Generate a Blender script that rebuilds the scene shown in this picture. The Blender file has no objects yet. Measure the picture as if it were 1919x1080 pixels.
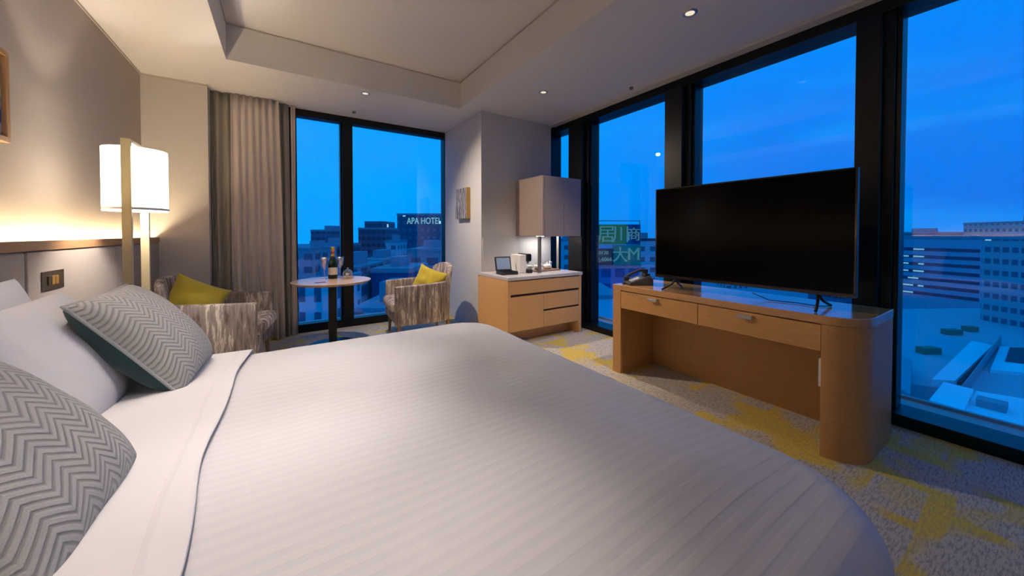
import bpy, bmesh, math, random
from mathutils import Vector, Matrix, noise
R = math.radians
random.seed(7)
SC = bpy.context.scene
COL = SC.collection
CEIL, TRAY, CAMZ = 2.69, 3.0, 1.2

# ------------------------------------------------------------------ camera
cd = bpy.data.cameras.new('camera'); cam = bpy.data.objects.new('camera', cd); COL.objects.link(cam)
cd.sensor_width = 36; cd.lens = 661/1919*36; cd.clip_start = .03; cd.clip_end = 4000
cd.shift_y = -90.5/1919
cam.location = (0, 0, CAMZ); cam.rotation_euler = (R(89), 0, R(-33.2))
SC.camera = cam
FW = Vector((math.sin(R(33.2)), math.cos(R(33.2)), 0)); RT = Vector((FW.y, -FW.x, 0))
def at(px, py, D):                     # a point at view depth D seen towards (px, py)
    return FW*D + RT*((px-960)/661*D) + Vector((0, 0, CAMZ + (438-py)/661*D))
def atz(px, py, z):
    return at(px, py, (CAMZ-z)*661/(py-438))

# ------------------------------------------------------------------ view
vs = SC.view_settings
vs.view_transform = 'Standard'; vs.look = 'None'; vs.gamma = 1; vs.use_curve_mapping = False; vs.exposure = 0.0

# ------------------------------------------------------------------ node helpers
class NT:
    def __init__(s, tree): s.t = tree; s.n = tree.nodes; s.l = tree.links
    def node(s, typ, ins=None, **props):
        nd = s.n.new(typ)
        for k, v in props.items(): setattr(nd, k, v)
        for k, v in (ins or {}).items():
            if hasattr(v, 'is_output') or isinstance(v, bpy.types.NodeSocket): s.l.new(v, nd.inputs[k])
            else: nd.inputs[k].default_value = v
        return nd
    def math(s, op, a, b=0.0, c=None):
        ins = {0: a, 1: b}
        if c is not None: ins[2] = c
        return s.node('ShaderNodeMath', ins, operation=op).outputs[0]
    def ramp(s, fac, stops, interp='LINEAR'):
        nd = s.node('ShaderNodeValToRGB', {0: fac}); cr = nd.color_ramp; cr.interpolation = interp
        while len(cr.elements) < len(stops): cr.elements.new(.5)
        for e, (p, c) in zip(cr.elements, stops): e.position = p; e.color = (*c, 1)
        return nd.outputs[0]
    def mix(s, fac, a, b):
        nd = s.node('ShaderNodeMix', data_type='RGBA')
        for sock, v in ((nd.inputs[0], fac), (nd.inputs[6], a), (nd.inputs[7], b)):
            if isinstance(v, bpy.types.NodeSocket): s.l.new(v, sock)
            else: sock.default_value = (*v, 1) if isinstance(v, tuple) and len(v) == 3 else v
        return nd.outputs[2]

# ------------------------------------------------------------------ world: blue dusk sky with thin cloud
W = bpy.data.worlds.new('dusk_sky'); SC.world = W; W.use_nodes = True
w = NT(W.node_tree); w.n.clear()
tc = w.node('ShaderNodeTexCoord').outputs['Generated']
sep = w.node('ShaderNodeSeparateXYZ', {0: tc})
grad = w.ramp(sep.outputs[2], [(0.0, (0.0, .17, .74)), (.06, (0.0, .21, .87)), (.25, (0, .255, .95)), (.6, (0, .31, 1.05))])
mp = w.node('ShaderNodeMapping', {0: tc}); mp.inputs['Scale'].default_value = (1.2, 1.6, 7); mp.inputs['Rotation'].default_value = (R(9), R(-8), 0)
n1 = w.node('ShaderNodeTexNoise', {'Vector': mp.outputs[0], 'Scale': 1.6, 'Detail': 5.0, 'Roughness': .5}).outputs[0]
cl = w.ramp(n1, [(.50, (0, 0, 0)), (.66, (1, 1, 1))])
west = w.math('MULTIPLY', w.math('SUBTRACT', sep.outputs[1], .25), 1.0)
skyc = w.mix(w.math('MULTIPLY', cl, .5), grad, (.0, .40, 1.08))
wn = w.node('ShaderNodeMath', {0: sep.outputs[1], 1: .35}, operation='SUBTRACT', use_clamp=True).outputs[0]
skyc = w.mix(w.math('MULTIPLY', wn, 1.3), skyc, (0, .44, 1.15))
bg = w.node('ShaderNodeBackground', {0: skyc, 1: 1.0})
w.node('ShaderNodeOutputWorld', {0: bg.outputs[0]})

# ------------------------------------------------------------------ ceiling downlights (light only; fittings are built below for those in view)
WARM = (1.0, .86, .80)
def spot(name, loc, power, size=70, blend=.6, color=WARM, target=None, r=.03):
    ld = bpy.data.lights.new(name, 'SPOT'); ld.energy = power; ld.spot_size = R(size); ld.spot_blend = blend
    ld.color = color; ld.shadow_soft_size = r
    o = bpy.data.objects.new(name, ld); COL.objects.link(o); o.location = loc
    if target: o.rotation_euler = (Vector(target)-Vector(loc)).to_track_quat('-Z', 'Y').to_euler()
    return o
DOWN_VISIBLE = [(.762, 4.01), (2.324, 1.357), (2.326, 2.95)]
for (x, y), p_, sz, tg in zip(DOWN_VISIBLE, (210, 115, 60), (120, 66, 90), ((1.9, 2.9, 0), (2.45, 3.0, .2), (2.2, 2.7, 0))):
    spot('downlight_beam', (x, y, CEIL-.02), p_, sz, 1.0, (1, .82, .66), tg)
spot('unseen_bed_downlight', (-.05, 1.65, TRAY-.03), 122, 39, 1.0, WARM, (-.02, 1.62, 0))
spot('unseen_bed_downlight', (-.05, .70, TRAY-.03), 128, 40, 1.0, WARM, (-.04, .72, 0))
spot('unseen_bed_downlight', (-.62, 2.05, CEIL-.03), 42, 70, 1.0, WARM, (-.55, 1.95, .6))
spot('unseen_bed_downlight', (-.55, 1.0, CEIL-.03), 20, 70, 1.0, WARM, (-.5, 1.1, .6))  # extra spot added out of view to brighten the near cushion

# ------------------------------------------------------------------ materials
def mat(name, color=(.5, .5, .5), rough=.6, metal=0.0, spec=.5, coat=0.0, emit=None, es=0.0, trans=0.0, ior=1.45):
    m = bpy.data.materials.new(name); m.use_nodes = True
    b = m.node_tree.nodes['Principled BSDF']
    b.inputs['Base Color'].default_value = (*color, 1); b.inputs['Roughness'].default_value = rough
    b.inputs['Metallic'].default_value = metal; b.inputs['Specular IOR Level'].default_value = spec
    b.inputs['Coat Weight'].default_value = coat; b.inputs['Coat Roughness'].default_value = .12
    b.inputs['Transmission Weight'].default_value = trans; b.inputs['IOR'].default_value = ior
    if emit: b.inputs['Emission Color'].default_value = (*emit, 1); b.inputs['Emission Strength'].default_value = es
    # every surface gets a faint procedural unevenness
    t = NT(m.node_tree)
    o = t.node('ShaderNodeTexCoord').outputs['Object']
    nz = t.node('ShaderNodeTexNoise', {'Vector': o, 'Scale': 60.0, 'Detail': 3.0}).outputs[0]
    if trans == 0 and not emit:
        r2 = t.math('ADD', t.math('MULTIPLY', t.math('SUBTRACT', nz, .5), .12), rough)
        t.l.new(r2, b.inputs['Roughness'])
    m['nz'] = 1
    return m
def T(m): 
    t = NT(m.node_tree); b = m.node_tree.nodes['Principled BSDF']
    return t, b, t.node('ShaderNodeTexCoord').outputs['Object']
def bump(t, b, h, strength=.3, dist=.01):
    bp = t.node('ShaderNodeBump', {'Height': h, 'Strength': strength, 'Distance': dist})
    t.l.new(bp.outputs[0], b.inputs['Normal'])
def scaled(t, vec, s):
    mp = t.node('ShaderNodeMapping', {0: vec}); mp.inputs['Scale'].default_value = s; return mp.outputs[0]

M = {}
def wood(name, c1, c2, s, rough=.42, coat=.0):
    m = mat(name, c1, rough, coat=coat); t, b, o = T(m)
    n = t.node('ShaderNodeTexNoise', {'Vector': scaled(t, o, s), 'Scale': 4.0, 'Detail': 6.0, 'Roughness': .6, 'Distortion': .3}).outputs[0]
    t.l.new(t.ramp(n, [(.3, c2), (.7, c1)]), b.inputs['Base Color']); bump(t, b, n, .08, .003); return m
M['oak'] = wood('oak_veneer', (.62, .33, .115), (.52, .27, .09), (40, 3, 40), .42)
M['oak_z'] = wood('oak_veneer_panel', (.58, .31, .115), (.48, .25, .09), (3, 3, 60), .42)
M['oak_top'] = wood('lacquered_oak_top', (.60, .33, .13), (.52, .28, .11), (40, 3, 40), .16, .6)
M['oak_bar'] = wood('minibar_oak', (.66, .38, .16), (.57, .32, .13), (3, 3, 50), .4)
M['oak_ledge'] = wood('headboard_ledge_wood', (.34, .19, .09), (.26, .145, .07), (30, 2, 30), .45)
M['table_wood'] = wood('pale_table_wood', (.62, .45, .32), (.55, .38, .26), (3, 30, 30), .3, .2)
M['groove'] = mat('dark_groove', (.05, .025, .012), .7)

def plaster(name, c, sc=400, st=.08, rough=.85):
    m = mat(name, c, rough, spec=.2); t, b, o = T(m)
    n = t.node('ShaderNodeTexNoise', {'Vector': o, 'Scale': sc, 'Detail': 2.0}).outputs[0]; bump(t, b, n, st, .002)
    n2 = t.node('ShaderNodeTexNoise', {'Vector': o, 'Scale': 1.3, 'Detail': 3.0}).outputs[0]
    t.l.new(t.mix(t.math('MULTIPLY', n2, .35), c, tuple(v*.9 for v in c)), b.inputs['Base Color']); return m
M['ceiling'] = plaster('ceiling_paint', (.70, .67, .655), 300, .03)
M['wall'] = plaster('wallcovering_taupe', (.52, .45, .38), 220, .12)
M['wall_light'] = plaster('wallcovering_beige', (.60, .55, .51), 220, .1)
M['column'] = plaster('column_wallcovering', (.54, .54, .55), 240, .1)

def fabric(name, c, c2=None, sc=900, st=.25, rough=.9, sheen=.2):
    m = mat(name, c, rough, spec=.2); t, b, o = T(m)
    n = t.node('ShaderNodeTexNoise', {'Vector': o, 'Scale': sc, 'Detail': 2.0}).outputs[0]; bump(t, b, n, st, .002)
    if c2: t.l.new(t.mix(n, c, c2), b.inputs['Base Color'])
    b.inputs['Sheen Weight'].default_value = sheen; return m
M['headboard'] = fabric('headboard_taupe_leather', (.30, .245, .21), (.27, .22, .19), 120, .12, .6)
m = fabric('hemmed_white_sheet', (.80, .79, .78), None, 500, .0, .85); t, b, o = T(m)   # stitched hem line parallel to the folded edge
sp = t.node('ShaderNodeSeparateXYZ', {0: o})
wv = t.math('MULTIPLY', t.math('SINE', t.math('ADD', t.math('MULTIPLY', sp.outputs[1], 3.1), .6)), .018)
ln = t.math('ABSOLUTE', t.math('SUBTRACT', t.math('SUBTRACT', sp.outputs[0], wv), -.205))
rdg = t.ramp(t.math('MULTIPLY', ln, 100.0), [(.0, (1, 1, 1)), (.7, (0, 0, 0))]); bump(t, b, rdg, .6, .004); M['hemmed'] = m
M['pillow'] = fabric('white_cotton', (.80, .79, .79), None, 500, .05, .85)
M['sheet'] = fabric('white_sheet_cotton', (.80, .79, .78), None, 500, .05, .85)
M['mattress'] = fabric('mattress_ticking', (.75, .74, .72), None, 300, .1)
M['bedbase'] = fabric('bed_base_brown_fabric', (.12, .09, .075), None, 300, .1)
M['teal'] = fabric('teal_velvet', (.016, .052, .062), (.022, .064, .074), 700, .2, .8, .3)
M['piping'] = fabric('pale_piping', (.42, .44, .44), None, 700, .1)
M['yellow'] = fabric('mustard_yellow_fabric', (.50, .40, .05), (.42, .33, .035), 700, .25)
M['curtain_sheer'] = fabric('beige_sheer_fabric', (.64, .56, .52), (.68, .60, .55), 300, .08)
M['curtain_dark'] = fabric('grey_blackout_fabric', (.33, .30, .25), (.29, .26, .22), 300, .1)

m = mat('striped_satin_duvet', (.72, .72, .74), .6, spec=.3); t, b, o = T(m)      # satin stripe woven along the bed
sp = t.node('ShaderNodeSeparateXYZ', {0: o})
s_ = t.math('SINE', t.math('MULTIPLY', sp.outputs[1], 2*math.pi/.034))
s_ = t.math('ADD', t.math('MULTIPLY', s_, .5), .5)
st = t.ramp(s_, [(.3, (0, 0, 0)), (.7, (1, 1, 1))])
t.l.new(t.mix(st, (.70, .70, .715), (.735, .73, .735)), b.inputs['Base Color'])
t.l.new(t.math('ADD', t.math('MULTIPLY', st, .15), .5), b.inputs['Roughness'])
bump(t, b, st, .25, .002); M['duvet'] = m

m = mat('streaked_chair_fabric', (.3, .22, .17), .85, spec=.2); t, b, o = T(m)     # vertical bark-like streaks
n = t.node('ShaderNodeTexNoise', {'Vector': scaled(t, o, (11, 11, 1.6)), 'Scale': 1.5, 'Detail': 5.0, 'Roughness': .7}).outputs[0]
n2 = t.node('ShaderNodeTexNoise', {'Vector': scaled(t, o, (60, 60, 5)), 'Scale': 1.0, 'Detail': 3.0}).outputs[0]
nn = t.math('ADD', t.math('MULTIPLY', n, .75), t.math('MULTIPLY', n2, .3))
t.l.new(t.ramp(nn, [(.40, (.12, .09, .083)), (.48, (.24, .20, .185)), (.55, (.31, .26, .24)), (.60, (.70, .62, .56)), (.65, (.37, .31, .28)), (.70, (.25, .2, .185))]), b.inputs['Base Color'])
bump(t, b, n2, .15, .003); M['chair'] = m

m = mat('grey_chevron_weave', (.4, .4, .4), .9, spec=.2); t, b, o = T(m)           # raised zigzag ribs
sp = t.node('ShaderNodeSeparateXYZ', {0: o})
tri = t.math('PINGPONG', sp.outputs[0], .042)
ph = t.math('MULTIPLY', t.math('ADD', sp.outputs[1], t.math('MULTIPLY', tri, .85)), 1/.0185)
fr = t.math('FRACT', ph)
rib = t.ramp(fr, [(.0, (0, 0, 0)), (.18, (1, 1, 1)), (.62, (1, 1, 1)), (.85, (0, 0, 0))])
wz = t.node('ShaderNodeTexNoise', {'Vector': o, 'Scale': 420.0, 'Detail': 2.0}).outputs[0]
c = t.mix(rib, (.29, .295, .285), (.55, .545, .52))
c = t.mix(t.math('MULTIPLY', wz, .7), c, (.33, .33, .31))
t.l.new(c, b.inputs['Base Color']); bump(t, b, t.math('ADD', rib, t.math('MULTIPLY', wz, .4)), .55, .004); M['chevron'] = m

m = mat('patterned_carpet', (.3, .27, .23), .95, spec=.1); t, b, o = T(m)         # grey and mustard broken squares
br = t.node('ShaderNodeTexBrick', {'Vector': o, 'Scale': 1.0, 'Mortar Size': .042, 'Mortar Smooth': .3, 'Bias': 0.0, 'Brick Width': .36, 'Row Height': .25,
     'Color1': (.0, .0, .0, 1), 'Color2': (1, 1, 1, 1), 'Mortar': (.5, .5, .5, 1)}, offset=.5)
big = t.node('ShaderNodeTexNoise', {'Vector': o, 'Scale': 2.2, 'Detail': 2.0}).outputs[0]
fine = t.node('ShaderNodeTexNoise', {'Vector': scaled(t, o, (12, 60, 12)), 'Scale': 2.0, 'Detail': 4.0, 'Roughness': .7}).outputs[0]
dash = t.ramp(fine, [(.50, (0, 0, 0)), (.56, (1, 1, 1))])
grey = t.mix(dash, (.52, .48, .42), (.33, .315, .29))
yel = t.mix(dash, (.66, .49, .10), (.50, .40, .16))
f1 = t.math('ADD', t.math('MULTIPLY', br.outputs['Color'], .42), t.math('MULTIPLY', t.ramp(big, [(.44, (0, 0, 0)), (.6, (1, 1, 1))]), .36))
f1 = t.math('ADD', f1, t.math('MULTIPLY', br.outputs['Fac'], .24))
sel = t.ramp(f1, [(.50, (0, 0, 0)), (.66, (1, 1, 1))])
t.l.new(t.mix(sel, grey, yel), b.inputs['Base Color'])
pl = t.node('ShaderNodeTexNoise', {'Vector': o, 'Scale': 350.0, 'Detail': 2.0}).outputs[0]
bump(t, b, t.math('ADD', pl, dash), .4, .004); M['carpet'] = m

M['black'] = mat('black_anodised_frame', (.004, .005, .007), .35, .0, .35)
M['black_gloss'] = mat('black_glossy_plastic', (.008, .008, .009), .15)
M['screen'] = mat('switched_off_screen', (.001, .001, .001), .18, spec=.06)
M['plastic'] = mat('black_matt_plastic', (.02, .02, .022), .45)
M['silver'] = mat('brushed_nickel', (.62, .6, .56), .32, 1.0)
M['brass'] = mat('pale_champagne_brass', (.60, .52, .33), .38, .55)
M['greymetal'] = mat('grey_metal', (.18, .17, .16), .45, .3)
M['white_plastic'] = mat('white_plastic', (.75, .74, .72), .4)
M['stone'] = plaster('grey_stone_worktop', (.50, .48, .50), 60, .03, .3)
M['cab'] = wood('taupe_cabinet_laminate', (.29, .235, .22), (.265, .215, .20), (2, 2, 30), .38)
M['cabglass'] = mat('taupe_gloss_backsplash', (.50, .49, .50), .3)
M['china'] = mat('white_china', (.8, .78, .74), .2)
M['tray'] = wood('brown_tray_wood', (.30, .17, .10), (.2, .11, .06), (3, 20, 3), .4)
M['gold_frame'] = mat('gold_picture_frame', (.50, .33, .12), .4, .5)
M['copper_frame'] = wood('orange_wood_frame', (.60, .34, .14), (.5, .27, .1), (20, 20, 2), .4)
M['plate'] = mat('bronze_switch_plate', (.16, .12, .08), .35, .8)
M['foil'] = mat('gold_foil', (.75, .45, .12), .35, .8)
M['bottle'] = mat('dark_green_bottle_glass', (.004, .02, .008), .08)
M['label'] = mat('cream_paper_label', (.75, .68, .60), .7)
M['label_red'] = mat('dark_red_foil_band', (.35, .03, .02), .5)
M['choc'] = mat('dark_chocolate', (.07, .03, .02), .5)
M['card'] = mat('purple_card', (.12, .08, .22), .6)
M['blue_screen'] = mat('pale_blue_card', (.30, .42, .62), .35)
M['cream_lining'] = fabric('cream_lining', (.6, .55, .5))

def emis(name, col, st):
    m = bpy.data.materials.new(name); m.use_nodes = True; t = NT(m.node_tree); t.n.clear()
    e = t.node('ShaderNodeEmission', {0: (*col, 1), 1: st}); t.node('ShaderNodeOutputMaterial', {0: e.outputs[0]}); return m
M['led'] = emis('warm_led_strip', (1, .79, .50), 85)
M['lens'] = emis('downlight_lens', (1, .86, .7), .9)
M['undercab'] = emis('cabinet_led', (1, .92, .85), 14)
# lit fabric shade: weave variation in the glow
m = bpy.data.materials.new('lit_white_lamp_shade'); m.use_nodes = True; t = NT(m.node_tree); t.n.clear()
o = t.node('ShaderNodeTexCoord').outputs['Object']
n = t.node('ShaderNodeTexNoise', {'Vector': scaled(t, o, (200, 200, 30)), 'Scale': 2.0}).outputs[0]
e = t.node('ShaderNodeEmission', {0: (1, .93, .86, 1), 1: t.math('ADD', t.math('MULTIPLY', n, .5), 2.6)})
d = t.node('ShaderNodeBsdfDiffuse', {0: (.8, .78, .72, 1)})
a = t.node('ShaderNodeAddShader', {0: e.outputs[0], 1: d.outputs[0]}); t.node('ShaderNodeOutputMaterial', {0: a.outputs[0]}); M['shade'] = m

def glassmat(name, f0=.06, tint=(.93, .97, 1)):
    m = bpy.data.materials.new(name); m.use_nodes = True; t = NT(m.node_tree); t.n.clear()
    lw = t.node('ShaderNodeLayerWeight', {0: .5}).outputs['Facing']
    f = t.math('ADD', t.math('MULTIPLY', t.math('POWER', lw, 5.0), 1-f0), f0)
    tr = t.node('ShaderNodeBsdfTransparent', {0: (*tint, 1)}); gl = t.node('ShaderNodeBsdfGlossy', {0: (1, 1, 1, 1), 1: .0})
    mx = t.node('ShaderNodeMixShader', {0: f, 1: tr.outputs[0], 2: gl.outputs[0]})
    t.node('ShaderNodeOutputMaterial', {0: mx.outputs[0]}); return m
M['glass'] = glassmat('window_glass', .03)
M['glassware'] = glassmat('clear_glassware', .34, (.96, .97, .98))

m = mat('abstract_blue_painting', (.5, .5, .5), .6); t, b, o = T(m)
n = t.node('ShaderNodeTexNoise', {'Vector': scaled(t, o, (3, 3, 6)), 'Scale': 1.5, 'Detail': 2.0, 'Distortion': 1.0}).outputs[0]
t.l.new(t.ramp(n, [(.35, (.05, .08, .35)), (.42, (.45, .5, .62)), (.5, (.55, .6, .5)), (.58, (.6, .62, .65)), (.66, (.12, .2, .5))]), b.inputs['Base Color']); M['painting'] = m
m = mat('branching_tree_print', (.5, .5, .5), .6); t, b, o = T(m)
n = t.node('ShaderNodeTexWave', {'Vector': scaled(t, o, (1, 1, .35)), 'Scale': 7.0, 'Distortion': 9.0, 'Detail': 3.0, 'Detail Scale': 1.2}, bands_direction='Y').outputs['Fac']
t.l.new(t.ramp(n, [(.2, (.05, .05, .06)), (.6, (.12, .12, .14)), (.85, (.5, .49, .47))]), b.inputs['Base Color']); M['print'] = m

# ------------------------------------------------------------------ mesh helpers
def link(name, me, m=None, parent=None):
    o = bpy.data.objects.new(name, me); COL.objects.link(o)
    if m is not None: me.materials.append(m)
    if parent: o.parent = parent
    return o
def obj(name, bm, m, parent=None, smooth=False, bevel=0, seg=2, loc=None):
    me = bpy.data.meshes.new(name)
    bmesh.ops.recalc_face_normals(bm, faces=bm.faces[:])
    bm.to_mesh(me); bm.free()
    o = link(name, me, m, parent)
    if smooth:
        for p in me.polygons: p.use_smooth = True
    if bevel:
        md = o.modifiers.new('bevel', 'BEVEL'); md.width = bevel; md.segments = seg; md.limit_method = 'ANGLE'; md.angle_limit = R(40)
        md.harden_normals = False
    if loc: o.location = loc
    return o
def bx(bm, x0, x1, y0, y1, z0, z1):
    vs_ = [bm.verts.new((x, y, z)) for x in (x0, x1) for y in (y0, y1) for z in (z0, z1)]
    for f in ((0, 1, 3, 2), (4, 6, 7, 5), (0, 4, 5, 1), (2, 3, 7, 6), (0, 2, 6, 4), (1, 5, 7, 3)):
        bm.faces.new([vs_[i] for i in f])
    return bm
def box(*a): return bx(bmesh.new(), *a)
def prism(pts, z0, z1, bm=None):
    bm = bm or bmesh.new()
    a = [bm.verts.new((x, y, z0)) for x, y in pts]; c = [bm.verts.new((x, y, z1)) for x, y in pts]
    n = len(pts); bm.faces.new(a[::-1]); bm.faces.new(c)
    for i in range(n): bm.faces.new((a[i], a[(i+1) % n], c[(i+1) % n], c[i]))
    return bm
def lathe(prof, seg=32, bm=None, c=(0, 0, 0)):
    bm = bm or bmesh.new(); rings = []
    for r, z in prof:
        rings.append([bm.verts.new((c[0]+max(r, 1e-4)*math.cos(2*math.pi*i/seg), c[1]+max(r, 1e-4)*math.sin(2*math.pi*i/seg), c[2]+z)) for i in range(seg)])
    for a, b_ in zip(rings, rings[1:]):
        for i in range(seg): bm.faces.new((a[i], a[(i+1) % seg], b_[(i+1) % seg], b_[i]))
    return bm
def tube(pts, r, seg=8, bm=None, closed=False):
    bm = bm or bmesh.new(); pts = [Vector(p) for p in pts]; n = len(pts); rings = []
    for i, p in enumerate(pts):
        if closed: d = pts[(i+1) % n]-pts[i-1]
        else: d = pts[min(i+1, n-1)]-pts[max(i-1, 0)]
        d.normalize(); up = Vector((0, 0, 1)) if abs(d.z) < .95 else Vector((1, 0, 0))
        a = d.cross(up).normalized(); b_ = d.cross(a)
        rings.append([bm.verts.new(p+(a*math.cos(2*math.pi*k/seg)+b_*math.sin(2*math.pi*k/seg))*r) for k in range(seg)])
    m_ = n if closed else n-1
    for i in range(m_):
        A, B = rings[i], rings[(i+1) % n]
        for k in range(seg): bm.faces.new((A[k], A[(k+1) % seg], B[(k+1) % seg], B[k]))
    if not closed: bm.faces.new(rings[0][::-1]); bm.faces.new(rings[-1])
    return bm
def tag(o, label, cat=None, group=None, kind=None):
    if label: o['label'] = label
    if cat: o['category'] = cat
    if group: o['group'] = group
    if kind: o['kind'] = kind
    return o
def thing(name, label, cat, loc=(0, 0, 0), rz=0, group=None):
    o = bpy.data.objects.new(name, None); COL.objects.link(o); o.empty_display_size = .1
    o.location = loc; o.rotation_euler = (0, 0, rz); return tag(o, label, cat, group)
def struct(o, label=None):
    o['kind'] = 'structure'
    if label: o['label'] = label
    return o
def copy_tree(o, parent=None):
    c = o.copy(); COL.objects.link(c); c.parent = parent
    for ch in [x for x in bpy.data.objects if x.parent == o]: copy_tree(ch, c)
    return c

# ================================================================== THE ROOM
XL, XW, XG, YF, YG = -1.085, 3.20, 3.30, 4.66, 4.99
struct(obj('floor', box(XL-.1, 3.42, -1.7, 5.1, -.12, 0), M['carpet']), 'grey and mustard patterned carpet floor')
bm = box(XL-.1, 3.42, 3.88, 5.1, CEIL, 3.1); bx(bm, XL-.1, -.38, -1.7, 3.88, CEIL, 3.1); bx(bm, 1.80, 3.42, -1.7, 3.88, CEIL, 3.1)
bx(bm, -.38, 1.80, -1.7, -.9, CEIL, 3.1); bx(bm, -.38, 1.80, -.9, 3.88, TRAY, 3.1)
struct(obj('ceiling', bm, M['ceiling']), 'cream ceiling with a raised tray over the bed')
# thin shadow-gap bead round the tray
bm = box(-.38, 1.8, 3.872, 3.88, TRAY-.012, TRAY-.004); bx(bm, 1.792, 1.8, -.9, 3.87, TRAY-.012, TRAY-.004); bx(bm, -.38, -.372, -.9, 3.87, TRAY-.012, TRAY-.004)
struct(obj('trim_tray', bm, M['wall']), 'shadow line round the ceiling tray')
struct(obj('wall_left', box(XL-.1, XL, -1.7, 5.1, 0, CEIL), M['wall']), 'taupe wall behind the headboard')
struct(obj('wall_far', box(XL, -.607, YF, 5.1, 0, CEIL), M['wall_light']), 'beige wall beside the curtain')
struct(obj('wall_behind_curtain', box(-.607, .06, 4.97, 5.1, 0, CEIL), M['wall_light']), 'narrow wall hidden behind the curtains')
struct(obj('wall_back', box(XL, 3.42, -1.7, -1.6, 0, CEIL), M['wall_light']), 'wall behind the viewer')
struct(obj('wall_column', box(2.04, 3.13, 3.80, 5.1, 0, CEIL), M['column'], bevel=.003), 'grey column between the two windows')
bm = box(XL, -.607, YF-.02, YF-.006, CEIL-.012, CEIL); bx(bm, XL+.002, XL+.012, -1.6, YF-.02, CEIL-.012, CEIL)
struct(obj('trim_ceiling', bm, M['wall']), 'thin dark line where wall meets ceiling')
struct(obj('baseboard_far', box(XL+.13, -.607, YF-.012, YF, 0, .06), M['oak_ledge']))
# ceiling strip along the long window (blind pocket)
bm = box(3.085, 3.095, -1.6, 3.80, CEIL-.022, CEIL); bx(bm, 3.10, 3.27, -1.6, 3.80, CEIL-.012, CEIL)
struct(obj('trim_blind_pocket', bm, M['wall_light']), 'pale blind pocket strip above the long window')

def window(n, label, frame_bm, panes, mulls):
    f = struct(obj('window_%d' % n, frame_bm, M['black'], bevel=.003), label)
    for a in mulls:
        bm = bmesh.new()
        for q in a: bx(bm, *q)
        obj('mullion', bm, M['black'], f, bevel=.003)
    for p in panes: obj('glass_pane', box(*p), M['glass'], f)
    return f
# far window: frame + one mullion + two panes
fb = box(.06, 2.10, 4.93, 5.06, 0, .10); bx(fb, .06, 2.10, 4.93, 5.06, 2.61, CEIL); bx(fb, .06, .165, 4.93, 5.06, .1, 2.61); bx(fb, 2.03, 2.10, 4.93, 5.06, .1, 2.61)
window(1, 'black framed floor to ceiling window on the far wall', fb,
       [(.165, .64, 5.005, 5.013, .1, 2.61), (.74, 2.03, 5.005, 5.013, .1, 2.61)],
       [[(.655, .775, 4.90, 5.06, .1, 2.61), (.635, .655, 4.95, 5.06, .1, 2.61)]])
# long window wall: panes between deep mullions
mull = [(-1.6, -1.5), (-.72, -.52), (.55, .72), (1.87, 2.10), (3.19, 3.49), (3.92, 4.12)]
fb = box(3.20, 3.42, -1.6, 5.1, 0, .075); bx(fb, 3.20, 3.42, -1.6, 5.1, 2.60, CEIL)
window(2, 'long black framed window wall on the right', fb,
       [(3.305, 3.313, mull[i][1], mull[i+1][0], .075, 2.60) for i in range(5)],
       [[(3.23, 3.42, a, b_, .075, 2.6), (3.17, 3.23, a+.05, b_, .075, 2.6), (3.26, 3.40, a-.025, a, .075, 2.6)] for a, b_ in mull[1:5]] + [[(3.2, 3.42, mull[5][0], mull[5][1], .075, 2.6)]])
# outer ledges
bm = box(3.42, 3.60, -3, 6, -.10, .055); bx(bm, 3.60, 3.63, -3, 6, -.10, .075)
led = struct(obj('trim_outer_ledge', bm, mat('outer_ledge_metal', (.42, .42, .42), .5)), 'metal ledge outside the long window')
struct(obj('trim_outer_ledge_far', box(-1, 3.42, 5.06, 5.3, -.1, .06), led.data.materials[0]), 'metal ledge outside the far window')
struct(obj('trim_corner_pier', box(3.13, 3.42, 4.12, 5.1, 0, CEIL), M['black']), 'dark pier at the window corner')

# ------------------------------------------------------------------ ceiling fittings
def downlight(x, y, z, label):
    r_ = thing('ceiling_downlight', label, 'downlight', (x, y, z), 0, None)
    obj('trim_ring', lathe([(.030, 0), (.047, 0), (.047, -.004), (.036, -.006), (.030, -.003), (.030, 0)], 28), M['silver'], r_, True)
    obj('lens', lathe([(.0005, -.001), (.029, -.001), (.029, -.0025), (.0005, -.0025)], 20), M['lens'], r_, True)
    return r_
downlight(*DOWN_VISIBLE[0], CEIL, 'recessed ceiling downlight above the round table')
downlight(*DOWN_VISIBLE[1], CEIL, 'recessed ceiling downlight above the television, largest in view')
downlight(*DOWN_VISIBLE[2], CEIL, 'recessed ceiling downlight in front of the grey column')
def disc(name, label, cat, px, py, r_, m, h=.008):
    p = atz(px, py, CEIL) if py > 438 else at(px, py, (CEIL-CAMZ)*661/(438-py))
    o = tag(obj(name, lathe([(.0005, 0), (r_, 0), (r_, -h*.6), (r_*.8, -h), (.0005, -h)], 24), m, None, True), label, cat); o.location = (p.x, p.y, CEIL)
disc('fire_sprinkler', 'small dark sprinkler in ceiling in front of the far window', 'sprinkler', 666, 211, .022, M['greymetal'], .02)
disc('ceiling_cover_plate', 'flat pale round cover plate in the ceiling above the minibar', 'cover plate', 1092, 136, .05, M['ceiling'])
disc('fire_sprinkler', 'small dark sprinkler in ceiling beside the long window pocket', 'sprinkler', 1182, 166, .02, M['greymetal'], .02)

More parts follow.
